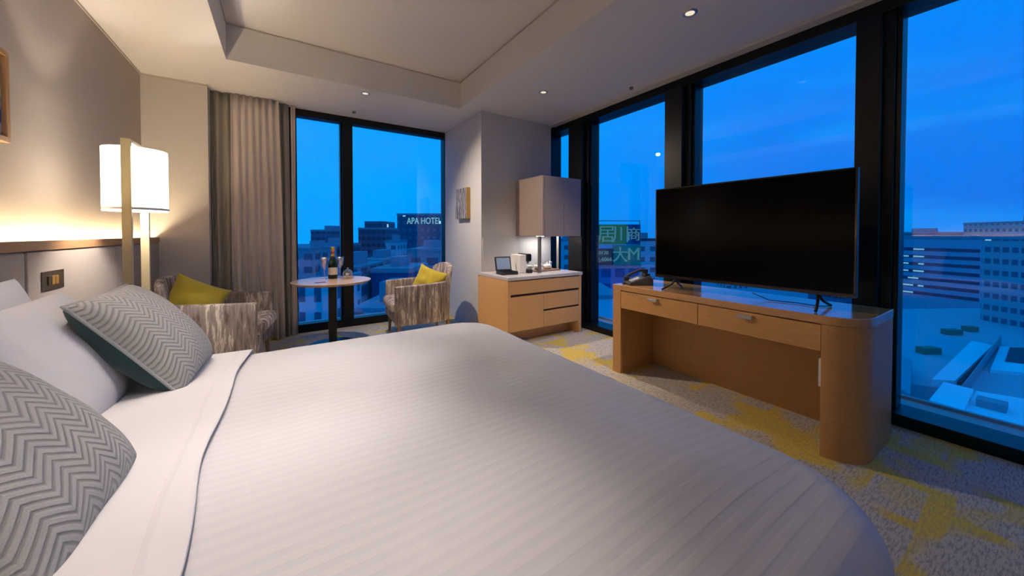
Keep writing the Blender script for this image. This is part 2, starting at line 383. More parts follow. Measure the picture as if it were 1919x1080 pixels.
# ================================================================== HEADBOARD WALL
hb = thing('headboard_panel', 'long taupe padded wall headboard with wooden ledge and glowing top', 'headboard', (0, 0, 0))
ys = [-1.2, -.1, 1.15, 2.55, 3.6, 4.64]
bm = bmesh.new()
for a, b_ in zip(ys, ys[1:]): bx(bm, XL+.03, -.972, a+.003, b_-.003, .08, 1.118)
obj('padded_panel', bm, M['headboard'], hb, bevel=.012, seg=3)
obj('ledge', box(-1.005, -.966, -1.2, 4.64, 1.118, 1.165), M['oak_ledge'], hb, bevel=.002)
obj('ledge_shelf', box(XL+.001, -1.005, -1.2, 4.64, 1.100, 1.118), M['oak_ledge'], hb)
obj('light_strip', box(-1.060, -1.030, -1.15, 4.60, 1.119, 1.126), M['led'], hb)
obj('plinth', box(XL+.03, -1.0, -1.2, 4.64, 0, .08), M['oak_ledge'], hb)
sw = thing('switch_plate', 'bronze switch plate with three switches set in the headboard', 'switch', (-.972, 2.77, .965))
obj('plate', box(.0003, .003, -.105, .105, -.048, .048), M['plate'], sw, bevel=.002)
for k in range(3): obj('switch', box(.003, .007, -.055+k*.034, -.027+k*.034, -.022, .022), M['foil'] if k else M['plate'], sw, bevel=.001)
pa = thing('framed_painting', 'abstract blue painting in an orange wood frame on the taupe wall', 'painting', (XL+.0015, 2.35, 1.83))
bm = bmesh.new()
for q in ((-.31, .31, .185, .21), (-.31, .31, -.21, -.185), (-.31, -.285, -.185, .185), (.285, .31, -.185, .185)): bx(bm, 0, .035, *q)
obj('frame', bm, M['copper_frame'], pa, bevel=.002); obj('canvas', box(.002, .018, -.285, .285, -.185, .185), M['painting'], pa)

# ================================================================== FLOOR LAMP
def floor_lamp(loc, label):
    L = thing('floor_lamp', label, 'floor lamp', loc)
    obj('base', box(-.11, .11, -.21, .21, 0, .018), M['brass'], L, bevel=.004)
    for s in (-1, 1): obj('post', box(-.020, .020, s*.158-.012, s*.158+.012, .018, 1.742), M['brass'], L, bevel=.0015)
    obj('top_bar', box(-.020, .020, -.146, .146, 1.722, 1.742), M['brass'], L, bevel=.0015)
    sh = lathe([(.1415, 1.335), (.1415, 1.705), (.1395, 1.705), (.1395, 1.335), (.1415, 1.335)], 56)
    obj('lamp_shade', sh, M['shade'], L, True)
    obj('shade_rim', lathe([(.1425, 1.34), (.1430, 1.344), (.1430, 1.350), (.1425, 1.354)], 56), M['china'], L, True)
    bm = tube([(0, 0, 1.722), (0, 0, 1.60)], .006); tube([(-.14, 0, 1.66), (.14, 0, 1.66)], .003, bm=bm)
    obj('bulb_holder', bm, M['brass'], L)
    obj('bulb', lathe([(.0005, 1.50), (.02, 1.505), (.032, 1.53), (.03, 1.56), (.014, 1.59), (.014, 1.60), (.0005, 1.60)], 20), emis('bulb_glow', (1, .8, .55), 12), L, True)
    return L
LAMP = (-.735, 3.05, 0)
floor_lamp(LAMP, 'brass framed floor lamp with glowing white drum shade beside the bed')
ld = bpy.data.lights.new('floor_lamp_light', 'POINT'); ld.energy = 38; ld.color = (1, .89, .80); ld.shadow_soft_size = .035
lo = bpy.data.objects.new('floor_lamp_light', ld); COL.objects.link(lo); lo.location = (LAMP[0], LAMP[1], 1.465)

# ================================================================== BED
BX0, BX1, BY0, BY1, BT = -.96, 1.14, .24, 2.20, .575
bed = thing('bed', 'king bed with white mattress against the taupe headboard', 'bed', (0, 0, 0))
obj('bed_base', box(BX0, BX1-.04, BY0+.04, BY1-.04, .10, .30), M['bedbase'], bed, bevel=.02)
obj('mattress', box(BX0, BX1, BY0, BY1, .30, BT), M['mattress'], bed, bevel=.07, seg=4)
for x in (BX0+.12, BX1-.16):
    for y in (BY0+.14, BY1-.14): obj('leg', lathe([(.0005, 0), (.03, 0), (.035, .10), (.0005, .10)], 16, c=(x, y, 0)), M['oak_ledge'], bed)

def drape(name, m, X0, X1, Y0, Y1, top, s0, s1, drop, puff, thick, x_open=True, rc=.17, flare=.10, seed=0, wob=1.0, edge_fn=None):
    """cloth lying on a bed: flat on top, round over the edges, hanging down the sides"""
    bm = bmesh.new(); r_ = .075
    step = .028
    sl = s1-s0
    ns = int(sl/step); nt = int((Y1-Y0+2*drop)/step)
    grid = []
    for i in range(ns+1):
        row = []
        for j in range(nt+1):
            s = s0+sl*i/ns; t_ = Y0-drop+(Y1-Y0+2*drop)*j/nt
            ix1, iy0, iy1 = X1-rc, Y0+rc, Y1-rc
            cx = min(s, ix1); cy = min(max(t_, iy0), iy1)
            dx, dy = s-cx, t_-cy; e = math.hypot(dx, dy)
            if e < 1e-6: x, y, z = s, t_, top
            else:
                if dx > 1e-6 and abs(dy) > 1e-6: e = max(e, 0); e = min(e, drop+rc+.02)
                ux, uy = dx/math.hypot(dx, dy), dy/math.hypot(dx, dy)
                if e <= rc-r_*.0: h, z = e, top
                else:
                    g = e-rc
                    if g < r_*math.pi/2: h = rc+r_*math.sin(g/r_); z = top-r_*(1-math.cos(g/r_))
                    else:
                        q = g-r_*math.pi/2; h = rc+r_+q*flare; z = top-r_-q*math.sqrt(1-flare**2)
                        ang = math.atan2(uy, ux)
                        h += wob*.012*math.sin(ang*9+s*13+t_*13)*min(1, q/.1)
                x, y = cx+ux*h, cy+uy*h
            inside = min(1, max(0, (X1-s)/.25))*min(1, max(0, (t_-Y0)/.25))*min(1, max(0, (Y1-t_)/.25))
            n_ = noise.noise(Vector((s*1.7+seed, t_*1.1, seed)))*.5+noise.noise(Vector((s*4+seed, t_*1.6, seed+3)))*.25
            z += puff*n_*(.35+.65*inside) + puff*.8*inside
            z += .024*inside*noise.noise(Vector((s*1.3+t_*.9, t_*2.6-s*1.2, 9)))
            if edge_fn: x += edge_fn(t_)*max(0, 1-(s1-s)/.1)
            row.append(bm.verts.new((x, y, max(z, .03))))
        grid.append(row)
    for i in range(ns):
        for j in range(nt): bm.faces.new((grid[i][j], grid[i+1][j], grid[i+1][j+1], grid[i][j+1]))
    o = obj(name, bm, m, None, True)
    md = o.modifiers.new('thick', 'SOLIDIFY'); md.thickness = thick; md.offset = -1 if name == 'never' else 1
    sb = o.modifiers.new('sub', 'SUBSURF'); sb.levels = 1; sb.render_levels = 1
    return o
dv = drape('duvet', M['duvet'], BX0, BX1, BY0, BY1, BT+.004, -.42, BX1+.42, .42, .018, .012, seed=2)
tag(dv, 'white satin striped duvet covering the foot of the bed', 'duvet')
# top sheet, folded back over the duvet head end
ts = drape('top_sheet', M['hemmed'], BX0, BX1+9, BY0-.016, BY1+.016, BT+.032, BX0+.02, -.15, .40, .018, .006, seed=2, wob=1.0,
           edge_fn=lambda t_: .018*math.sin(t_*3.1+.6)+.008*math.sin(t_*9))
tag(ts, 'plain white sheet folded back over the duvet below the pillows', 'sheet')

# ------------------------------------------------------------------ pillows and cushions
def frame_from(center, u, v):
    u = Vector(u).normalized(); n_ = u.cross(Vector(v)).normalized(); v = n_.cross(u)
    return Matrix(((u.x, v.x, n_.x, center[0]), (u.y, v.y, n_.y, center[1]), (u.z, v.z, n_.z, center[2]), (0, 0, 0, 1)))
def pillow_half(w_, h_, t_, sgn, n=28, pinch=.06, seed=0, wr=.006, sag=0):
    bm = bmesh.new(); g = []
    for i in range(n+1):
        row = []
        for j in range(n+1):
            a, b_ = -1+2*i/n, -1+2*j/n
            a = math.sin(a*math.pi/2)*.35+a*.65; b_ = math.sin(b_*math.pi/2)*.35+b_*.65
            x = a*w_/2*(1-pinch*(1-b_*b_)*a*a); y = b_*h_/2*(1-pinch*(1-a*a)*b_*b_)
            f = max(0, (1-a*a)*(1-b_*b_))**.42
            z = sgn*t_/2*f
            z += f*wr*noise.noise(Vector((x*9+seed, y*9, sgn)))*1.5
            y -= sag*f*.5*(1-abs(b_))
            row.append(bm.verts.new((x, y, z)))
        g.append(row)
    for i in range(n):
        for j in range(n): bm.faces.new((g[i][j], g[i+1][j], g[i+1][j+1], g[i][j+1]))
    return bm
def rim_pts(w_, h_, pinch, n=24):
    P = []
    for k in range(4):
        for i in range(n):
            q = -1+2*i/n
            a, b_ = [(q, -1), (1, q), (-q, 1), (-1, -q)][k]
            P.append((a*w_/2*(1-pinch*(1-b_*b_)*a*a), b_*h_/2*(1-pinch*(1-a*a)*b_*b_), 0))
    return P
def cushion(name, label, cat, center, u, v, w_, h_, t_, mf, mb=None, pipe=None, pinch=.06, seed=0, group=None, wr=.006):
    """u along its width, v up its face, front = u x v"""
    Mx = frame_from(center, u, v)
    if mb is None:
        bm = pillow_half(w_, h_, t_, 1, seed=seed, pinch=pinch, wr=wr); b2 = pillow_half(w_, h_, t_, -1, seed=seed, pinch=pinch, wr=wr)
        me = bpy.data.meshes.new('tmp'); b2.to_mesh(me); bm.from_mesh(me); b2.free(); bpy.data.meshes.remove(me)
        bmesh.ops.remove_doubles(bm, verts=bm.verts[:], dist=.0008)
        o = obj(name, bm, mf, None, True); o.matrix_world = Mx; tag(o, label, cat, group)
        if pipe:
            obj('piping', tube(rim_pts(w_, h_, pinch), .004, 8, closed=True), pipe, o, True)
        return o
    r_ = bpy.data.objects.new(name, None); COL.objects.link(r_); r_.matrix_world = Mx; r_.empty_display_size = .1; tag(r_, label, cat, group)
    obj('front_cover', pillow_half(w_, h_, t_, 1, seed=seed, pinch=pinch, wr=wr), mf, r_, True)
    obj('back_cover', pillow_half(w_, h_, t_, -1, seed=seed, pinch=pinch, wr=wr), mb, r_, True)
    obj('piping', tube(rim_pts(w_, h_, pinch), .0055, 8, closed=True), pipe, r_, True)
    return r_
up = lambda deg: (-math.cos(R(deg)), 0, math.sin(R(deg)))       # leaning back to the headboard
PW = .68
cushion('pillow', 'white pillow upright against the headboard, behind the far pillow', 'pillow', (-.82, 1.86, .80), (0, 1, 0), up(78), PW, .46, .17, M['pillow'], pinch=.05, seed=1, group='white pillows')
cushion('pillow', 'white pillow leaning behind the teal backed cushion', 'pillow', (-.62, 1.80, .775), (0, 1, 0), up(58), PW, .46, .20, M['pillow'], pinch=.05, seed=2)
cushion('pillow', 'white pillow at the left frame edge, upright against the headboard', 'pillow', (-.82, 1.13, .80), (0, 1, 0), up(78), PW, .46, .17, M['pillow'], pinch=.05, seed=3)
cushion('pillow', 'white pillow hidden behind the nearest chevron cushion', 'pillow', (-.62, 1.09, .775), (0, 1, 0), up(58), PW, .46, .20, M['pillow'], pinch=.05, seed=4)
for o in bpy.data.objects:
    if o.name.startswith('pillow'): o['group'] = 'white pillows'
cushion('throw_cushion', 'grey chevron cushion with dark teal back propped on the far pillow', 'cushion', (-.432, 1.935, .797), (.06, .95, .03), up(52), .445, .45, .21, M['chevron'], M['teal'], M['piping'], .045, 5, 'chevron cushions')
cushion('throw_cushion', 'large grey chevron cushion nearest the viewer at lower left', 'cushion', (-.475, 1.085, .778), (0, 1, .0), up(50), .46, .47, .21, M['chevron'], M['teal'], M['piping'], .045, 8, 'chevron cushions')

# ================================================================== ARMCHAIRS
def armchair(label, group):
    """faces local +X, origin on the floor under the seat"""
    r_ = thing('armchair', label, 'armchair', (0, 0, 0), 0, group)
    for s in (-1, 1):
        pts = []
        for i in range(9):                                       # arm in plan: straight, curling in at the back
            q = i/8; x = .34-.62*q; y = .315+.012*math.sin(q*math.pi)-.05*max(0, q-.75)**1.5*8
            pts.append((x, y))
        outer = [(x, s*(y+.03)) for x, y in pts]; inner = [(x, s*(y-.03)) for x, y in pts][::-1]
        bm = prism(outer+inner, .20, .64)
        for v in bm.verts:
            if v.co.z > .5: v.co.z += .02*max(0, -v.co.x-.05)/.3 - .012*max(0, v.co.x)/.3
        obj('armrest', bm, M['chair'], r_, True, bevel=.014, seg=3)
    # backrest: curved shell with a rounded top edge
    bm = bmesh.new(); n, k = 20, 12; F, B = [], []
    for i in range(n+1):
        a = -1+2*i/n; rf, rb = [], []
        y = a*.315
        top = .845-.075*abs(a)**3.2
        for j in range(k+1):
            q = j/k; z = .22+(top-.22)*q
            lean = -.10*max(0, q-.2); bow = .085*a*a
            th = .085*(1-.35*q)
            rf.append(bm.verts.new((-.245+lean+bow, y, z))); rb.append(bm.verts.new((-.245-th+lean+bow, y*1.04, z-.004)))
        F.append(rf); B.append(rb)
    for i in range(n):
        for j in range(k):
            bm.faces.new((F[i][j], F[i+1][j], F[i+1][j+1], F[i][j+1])); bm.faces.new((B[i][j], B[i][j+1], B[i+1][j+1], B[i+1][j]))
        bm.faces.new((F[i][k], F[i+1][k], B[i+1][k], B[i][k])); bm.faces.new((F[i][0], B[i][0], B[i+1][0], F[i+1][0]))
    for i in (0, n):
        for j in range(k):
            q = (F[i][j], F[i][j+1], B[i][j+1], B[i][j]); bm.faces.new(q if i == 0 else q[::-1])
    obj('backrest', bm, M['chair'], r_, True, bevel=.018, seg=3)
    obj('seat_frame', box(-.27, .33, -.283, .283, .20, .33), M['chair'], r_, bevel=.015, seg=3)
    bm = box(-.24, .385, -.28, .28, .335, .455)
    o = obj('seat_cushion', bm, M['chair'], r_, True, bevel=.045, seg=5)
    for x, y in ((.29, .29), (.29, -.29), (-.27, .24), (-.27, -.24)):
        sx = .03 if x > 0 else -.03
        bm = bmesh.new()
        top = [(x-.02, y-.02), (x+.02, y-.02), (x+.02, y+.02), (x-.02, y+.02)]
        a = [bm.verts.new((px_*1.0+sx*.4+(x-px_)*.4, py_+(y-py_)*.4, 0)) for px_, py_ in top]; c = [bm.verts.new((*p, .205)) for p in top]
        bm.faces.new(a[::-1]); bm.faces.new(c)
        for i in range(4): bm.faces.new((a[i], a[(i+1) % 4], c[(i+1) % 4], c[i]))
        obj('leg', bm, M['oak_ledge'], r_, bevel=.002)
    return r_
ch1 = armchair('streaked brown fabric armchair beside the curtain, half hidden by the bed', 'streaked armchairs')
ch2 = copy_tree(ch1); ch2['label'] = 'streaked brown fabric armchair in front of the grey column'
ch1.location = (-.46, 3.97, 0); ch1.rotation_euler = (0, 0, R(-9))
ch2.location = (1.38, 4.13, 0); ch2.rotation_euler = (0, 0, R(180-5))
cushion('scatter_cushion', 'yellow cushion on the armchair beside the curtain', 'cushion', (-.62, 3.97, .62), (.88, .15, -.48), (.45, .5, .75), .40, .38, .20, M['yellow'], pinch=.12, seed=11, group='yellow cushions', wr=.02, pipe=M['yellow'])
cushion('scatter_cushion', 'yellow cushion on the armchair in front of the column', 'cushion', (1.475, 4.06, .605), (.66, -.68, -.30), (.42, .1, .85), .40, .38, .20, M['yellow'], pinch=.12, seed=12, group='yellow cushions', wr=.02, pipe=M['yellow'])

# ================================================================== ROUND TABLE
TX, TY, TZ = .455, 4.22, .70
rt = thing('round_table', 'round pale wood side table on a black column between the armchairs', 'table', (TX, TY, 0))
obj('tabletop', lathe([(.0005, .672), (.355, .672), (.380, .688), (.385, .694), (.385, .698), (.380, TZ), (.0005, TZ)], 64), M['table_wood'], rt, bevel=0)
obj('pedestal', box(-.038, .038, -.038, .038, .012, .672), M['black'], rt, bevel=.003)
obj('base', lathe([(.0005, 0), (.24, 0), (.24, .010), (.235, .014), (.0005, .014)], 48), M['black'], rt)
bt = thing('champagne_bottle', 'dark green champagne bottle with gold foil neck on the round table', 'bottle', (.478, 4.37, TZ))
obj('glass_body', lathe([(.0005, 0), (.044, 0), (.048, .006), (.048, .15), (.046, .175), (.036, .21), (.022, .245), (.0165, .265), (.016, .30), (.0005, .30)], 32), M['bottle'], bt, True)
obj('foil', lathe([(.0215, .250), (.0185, .268), (.018, .325), (.020, .328), (.020, .345), (.016, .352), (.0005, .354)], 28), M['foil'], bt, True)
obj('foil_band', lathe([(.0190, .278), (.0190, .300)], 28), M['label_red'], bt, True)
obj('paper_label', lathe([(.0487, .045), (.0487, .125)], 36), M['label'], bt, True)
def flute(x, y, label):
    o = obj('champagne_glass', lathe([(.0005, 0), (.032, 0), (.032, .002), (.006, .006), (.004, .02), (.004, .10), (.012, .112), (.030, .145), (.040, .20), (.041, .235), (.0398, .235), (.0388, .20), (.0285, .147), (.0005, .116)], 28), M['glassware'], None, True)
    o.location = (x, y, TZ); tag(o, label, 'glass', 'champagne glasses')
flute(.395, 4.40, 'empty champagne glass left of the bottle on the round table')
flute(.555, 4.42, 'empty champagne glass right of the bottle on the round table')
cl_ = thing('sweets_dish', 'small glass dish of sweets under a clear dome on the round table', 'dish', (.615, 4.27, TZ))
obj('dome_cover', lathe([(.055, .031), (.053, .06), (.042, .085), (.022, .1), (.006, .104), (.006, .108), (.012, .116), (.006, .124), (.0005, .125)], 28), M['glassware'], cl_, True)
obj('dish', lathe([(.0005, 0), (.05, 0), (.056, .006), (.062, .03), (.060, .03), (.052, .008), (.0005, .004)], 28), M['glassware'], cl_, True)
random.seed(5)
for k in range(9):
    a = k*2.4; r_ = .032 if k < 6 else .012
    z = .018 if k < 6 else .046
    c = (r_*math.cos(a), r_*math.sin(a), z)
    bm = bmesh.new(); bmesh.ops.create_icosphere(bm, subdivisions=2, radius=.0165)
    for v in bm.verts: v.co += Vector(c); v.co.z += .001*math.sin(v.co.x*400)
    kind_ = ('dark', 'white', 'gold wrapped')[k % 3]; side_ = ('right', 'back left', 'front', 'back right', 'left', 'front right')[k] if k < 6 else ('topmost', 'upper left', 'upper right')[k-6]
    q = tag(obj('sweet', bm, (M['choc'], M['china'], M['foil'])[k % 3], None, True), '%s sweet, %s one of the heap in the glass dish' % (kind_, side_), 'sweet', 'sweets in the glass dish')
    q.location = (.615, 4.27, TZ)
cd_ = obj('menu_card', box(-.05, .05, -.035, .035, 0, .002), M['card'], None); cd_.location = (.33, 4.08, TZ); cd_.rotation_euler = (0, 0, R(12)); tag(cd_, 'small purple card lying on the left of the round table', 'card')

# ================================================================== CURTAINS
def curtain(name, label, x0, x1, y, amp, lam, m, z0=.01, z1=2.686, seed=0, gather=0):
    bm = bmesh.new(); n = max(12, int((x1-x0)/.006)); k = 14; g = []
    for i in range(n+1):
        row = []
        for j in range(k+1):
            q = j/k; z = z0+(z1-z0)*q
            x = x0+(x1-x0)*i/n
            ph = x/lam*2*math.pi+1.5*noise.noise(Vector((x*4+seed, 0, seed)))
            a = amp*(1-.45*q)*(1+.4*noise.noise(Vector((x*6, z*.6, seed))))
            row.append(bm.verts.new((x+.012*math.sin(ph*.5+z)*(1-q)+gather*(1-q)*(x-x0), y+a*math.sin(ph+.25*math.sin(z*1.3+seed)), z)))
        g.append(row)
    for i in range(n):
        for j in range(k): bm.faces.new((g[i][j], g[i+1][j], g[i+1][j+1], g[i][j+1]))
    o = obj(name, bm, m, None, True); md = o.modifiers.new('thick', 'SOLIDIFY'); md.thickness = .002
    return tag(o, label, 'curtain')
curtain('blackout_curtain', 'grey blackout curtain bunched beside the beige wall', -.606, -.41, 4.80, .032, .075, M['curtain_dark'], seed=3)
curtain('sheer_curtain', 'light beige curtain hanging in many folds at the far window', -.435, -.01, 4.765, .026, .062, M['curtain_sheer'], seed=8, gather=.10)
curtain('blackout_curtain', 'narrow grey blackout curtain at the window side of the beige one', -.02, .085, 4.84, .022, .06, M['curtain_dark'], seed=1, gather=.2)
curtain('sheer_curtain', 'thin pale strip of curtain touching the window frame', .105, .15, 4.85, .012, .03, M['curtain_sheer'], seed=5)

# ================================================================== WALL PICTURE ON THE COLUMN
pc = thing('canvas_picture', 'small deep gold edged picture of branches on the column side', 'picture', (2.039, 4.26, 1.595))
obj('frame', box(-.055, 0, -.165, .165, -.20, .20), M['gold_frame'], pc, bevel=.003)
obj('print', box(-.057, -.0545, -.160, .160, -.195, .195), M['print'], pc)

# ================================================================== MINIBAR
mx0, mx1, my0, my1, mt = 1.99, 3.05, 3.12, 3.795, .735
mb = thing('minibar_cabinet', 'low oak minibar cabinet with grey stone top against the column', 'cabinet', (0, 0, 0))
bm = box(mx0, mx0+.035, my0, my1, 0, mt-.035); bx(bm, mx1-.035, mx1, my0, my1, .0, mt-.035); bx(bm, mx0+.035, mx1-.035, my0+.03, my1, .14, mt-.035)
obj('carcass', bm, M['oak_bar'], mb, bevel=.002)
obj('plinth', box(mx0+.035, mx1-.035, my0+.16, my1, 0, .14), M['oak_bar'], mb)
bm = bmesh.new()
a = [bm.verts.new((x, y, z)) for x in (mx1-.036, mx1-.055) for (y, z) in ((my0+.005, .14), (my0+.15, .14), (my0+.15, .0), (my0+.03, 0))]
bm.faces.new(a[:4]); bm.faces.new(a[4:][::-1])
for i in range(4): bm.faces.new((a[i], a[4+i], a[4+(i+1) % 4], a[(i+1) % 4]))
obj('bracket', bm, M['oak_bar'], mb)
obj('worktop', box(mx0-.004, mx1+.01, my0-.012, my1, mt-.035, mt), M['stone'], mb, bevel=.003)
xa, xb, xm = mx0+.037, mx1-.037, 2.47
obj('drawer', box(xa, xb, my0+.004, my0+.028, .545, .690), M['oak_bar'], mb, bevel=.0015)
obj('door', box(xa, xm-.001, my0+.004, my0+.028, .145, .518), M['oak_bar'], mb, bevel=.0015)
obj('drawer', box(xm+.001, xb, my0+.004, my0+.028, .345, .518), M['oak_bar'], mb, bevel=.0015)
obj('drawer', box(xm+.001, xb, my0+.004, my0+.028, .145, .322), M['oak_bar'], mb, bevel=.0015)
bm = box(xa, xb, my0+.022, my0+.0305, .518, .545); bx(bm, xm, xb, my0+.022, my0+.0305, .322, .345); bx(bm, xa, xb, my0+.022, my0+.0305, .690, .699)
obj('finger_groove', bm, M['groove'], mb)
# wall cupboard
cx0, cx1, cy0, cz0, cz1 = 2.545, 3.15, 3.235, 1.17, 1.88
wc = thing('wall_cupboard', 'taupe two door wall cupboard above the minibar', 'cupboard', (0, 0, 0))
obj('carcass', box(cx0, cx1-.03, cy0+.022, 3.797, cz0, cz1), M['cab'], wc, bevel=.002)
xm2 = 2.87
for k, (a, b_) in enumerate(((cx0+.028, xm2-.0015), (xm2+.0015, cx1))): obj('door', box(a, b_, cy0, cy0+.02, cz0-.004, cz1-.002), M['cab'], wc, bevel=.0015)
obj('edge_strip', box(cx0, cx0+.024, cy0+.001, cy0+.021, cz0, cz1), M['cab'], wc, bevel=.001)
obj('light_strip', box(2.75, 3.0, 3.60, 3.63, cz0-.007, cz0-.001), M['undercab'], wc)
obj('support_post', box(2.55, 2.575, 3.30, 3.34, mt+.001, cz0-.001), M['greymetal'], wc, bevel=.001)
obj('support_post', box(3.03, 3.04, 3.52, 3.56, mt+.001, cz0-.001), M['silver'], wc, bevel=.001)
ldu = bpy.data.lights.new('cupboard_light', 'AREA'); ldu.shape = 'RECTANGLE'; ldu.size = .35; ldu.size_y = .03; ldu.energy = 2.2; ldu.color = (1, .93, .86)
lou = bpy.data.objects.new('cupboard_light', ldu); COL.objects.link(lou); lou.location = (2.85, 3.62, cz0-.012)
bs = obj('backsplash_panel', box(2.05, 2.33, 3.780, 3.7985, mt+.001, 1.14), M['cabglass'], None, bevel=.001); tag(bs, 'glossy pale grey panel on the column behind the open box', 'panel')

# open presentation box
ob = thing('open_box', 'open black box with a pale blue card in its lid on the minibar', 'box', (2.16, 3.42, mt+.001), R(-6))
bm = box(-.10, .10, -.10, .06, 0, .008)
for q in ((-.10, .10, -.10, -.092), (-.10, .10, .052, .06), (-.10, -.092, -.092, .052), (.092, .10, -.092, .052)): bx(bm, *q, .008, .035)
obj('tray', bm, M['plastic'], ob, bevel=.001)
lid = obj('lid', box(-.10, .10, -.008, .008, 0, .165), M['plastic'], ob, bevel=.002); lid.location = (0, .066, .032); lid.rotation_euler = (R(-14), 0, 0)
obj('card', box(-.085, .085, -.0105, -.008, .015, .15), M['blue_screen'], lid)
# coffee machine
cm = thing('coffee_machine', 'slim black coffee machine with white side on the minibar', 'coffee machine', (2.40, 3.45, mt+.001), R(-5))
obj('body', box(-.065, .018, -.07, .16, 0, .215), M['white_plastic'], cm, bevel=.008, seg=3)
obj('head', box(.021, .085, -.09, .15, .135, .225), M['black_gloss'], cm, bevel=.018, seg=4)
obj('column', box(.021, .07, .02, .15, .0, .135), M['black_gloss'], cm, bevel=.006)
obj('drip_tray', box(.021, .088, -.10, .02, 0, .045), M['plastic'], cm, bevel=.004)
obj('spout', lathe([(.0005, .105), (.012, .105), (.016, .135), (.0005, .135)], 16, c=(.053, -.05, 0)), M['silver'], cm, True)
# tray with pot and cups
ty = obj('serving_tray', box(-.20, .20, -.12, .12, 0, .012), M['tray'], None, bevel=.004); ty.location = (2.765, 3.52, mt+.001); tag(ty, 'brown wooden serving tray on the minibar below the cupboard', 'tray')
tp = thing('teapot', 'small rounded pale teapot on the tray on the minibar', 'teapot', (2.84, 3.52, mt+.0135))
obj('body', lathe([(.0005, 0), (.035, 0), (.055, .02), (.058, .035), (.048, .055), (.022, .066), (.0005, .066)], 28), M['china'], tp, True)
obj('lid', lathe([(.0005, .068), (.024, .066), (.016, .074), (.006, .077), (.008, .086), (.0005, .09)], 20), M['china'], tp, True)
obj('spout', tube([(-.05, 0, .03), (-.075, 0, .045), (-.09, 0, .065)], .008, 10), M['china'], tp, True)
obj('handle', tube([(.03, 0, .06), (.028, 0, .10), (0, 0, .115), (-.028, 0, .10), (-.03, 0, .06)], .004, 8), M['greymetal'], tp, True)
def cup(x, y, z, label):
    o = obj('cup', lathe([(.0005, 0), (.022, 0), (.034, .03), (.037, .05), (.035, .05), (.032, .03), (.0005, .006)], 24), M['china'], None, True); o.location = (x, y, z); tag(o, label, 'cup', 'cups on the minibar tray')
cup(2.66, 3.47, mt+.0135, 'white cup at the left end of the minibar tray')
cup(2.71, 3.57, mt+.0135, 'white cup behind, in the middle of the minibar tray')
cup(2.605, 3.57, mt+.0135, 'white cup in the back left corner of the minibar tray')
gl = obj('water_glass', lathe([(.0005, 0), (.026, 0), (.030, .09), (.0285, .09), (.0245, .004), (.0005, .004)], 24), M['glassware'], None, True); gl.location = (2.93, 3.58, mt+.0135); tag(gl, 'clear glass tumbler beside the teapot', 'glass')

# ================================================================== DESK / TV CONSOLE
dx0, dx1, dy0, dy1, dt, dr = 2.42, 2.98, .495, 2.09, .76, .17
dk = thing('television_console', 'long oak television desk with one rounded end by the window', 'desk', (0, 0, 0))
def rounded(x0, x1, y0, y1, r_, n=14, chamf=0):
    pts = [(x0, y1), (x1, y1), (x1, y0)]
    pts += [(x0+r_-r_*math.sin(math.pi/2*i/n), y0+r_-r_*math.cos(math.pi/2*i/n)) for i in range(n+1)]
    return pts[::-1]
obj('desktop', prism(rounded(dx0, dx1, dy0, dy1, dr), .715, dt), M['oak_top'], dk, bevel=.003)
obj('end_panel', prism(rounded(dx0+.002, dx1, dy0+.002, .668, dr-.002), 0, .7135), M['oak_z'], dk, bevel=.0015)
obj('end_panel', box(dx0+.002, dx1, 2.005, dy1-.002, 0, .7135), M['oak_z'], dk, bevel=.002)
obj('back_panel', box(2.87, 2.89, .67, 2.003, .0, .7135), M['oak_z'], dk)
obj('drawer_housing', box(dx0+.03, 2.868, .67, 2.003, .575, .7135), M['oak_z'], dk)
for a, b_, hy in ((1.343, 2.0025, 1.69), (.6705, 1.339, 1.035)):
    dw = obj('drawer', box(dx0+.003, dx0+.028, a, b_, .565, .708), M['oak'], dk, bevel=.0015)
    bm = box(dx0-.022, dx0+.004, hy-.04, hy+.04, .690, .694); bx(bm, dx0-.022, dx0-.018, hy-.04, hy+.04, .672, .690)
    obj('handle', bm, M['silver'], dw, bevel=.001)
cv = obj('socket_box', box(2.46, 2.53, .669, .690, .36, .515), M['white_plastic'], dk, bevel=.006, seg=3); cv['label'] = 'white plastic socket box'
# television
TVX, TVY0, TVY1, TVZ0, TVZ1 = 2.60, .575, 1.785, .845, 1.562
tv = thing('television', 'large flat black television, switched off, on the oak desk', 'television', (TVX, 1.18, dt), R(1.5))
h0, h1, hw = TVZ0-dt, TVZ1-dt, (TVY1-TVY0)/2
obj('housing', box(.004, .035, -hw, hw, h0, h1), M['plastic'], tv, bevel=.003)
obj('rear_box', box(.035, .075, -hw*.6, hw*.6, h0+.05, h0+.42), M['plastic'], tv, bevel=.01)
bm = bmesh.new()
for q in ((-hw, hw, h0, h0+.022), (-hw, hw, h1-.010, h1), (-hw, -hw+.011, h0+.022, h1-.01), (hw-.011, hw, h0+.022, h1-.01)): bx(bm, -.004, .004, *q)
obj('bezel', bm, M['black_gloss'], tv, bevel=.001)
obj('screen', box(-.001, .0035, -hw+.011, hw-.011, h0+.022, h1-.01), M['screen'], tv)
for s in (-1, 1):
    y = s*(hw-.17)
    bm = tube([(.02, y, h0+.01), (-.02, y+s*.012, .045), (-.125, y+s*.03, .008)], .008, 8); tube([(.02, y, h0+.01), (.06, y+s*.012, .045), (.15, y+s*.03, .008)], .008, 8, bm)
    obj('leg', bm, M['plastic'], tv, True)
cb = obj('television_cable', tube([(2.66, 1.1, .80), (2.66, 1.0, .766), (2.70, .85, .766), (2.68, .76, .766), (2.74, .72, .766)], .003, 6), M['plastic'], None, True); tag(cb, 'thin black cable lying on the desk behind the television', 'cable')
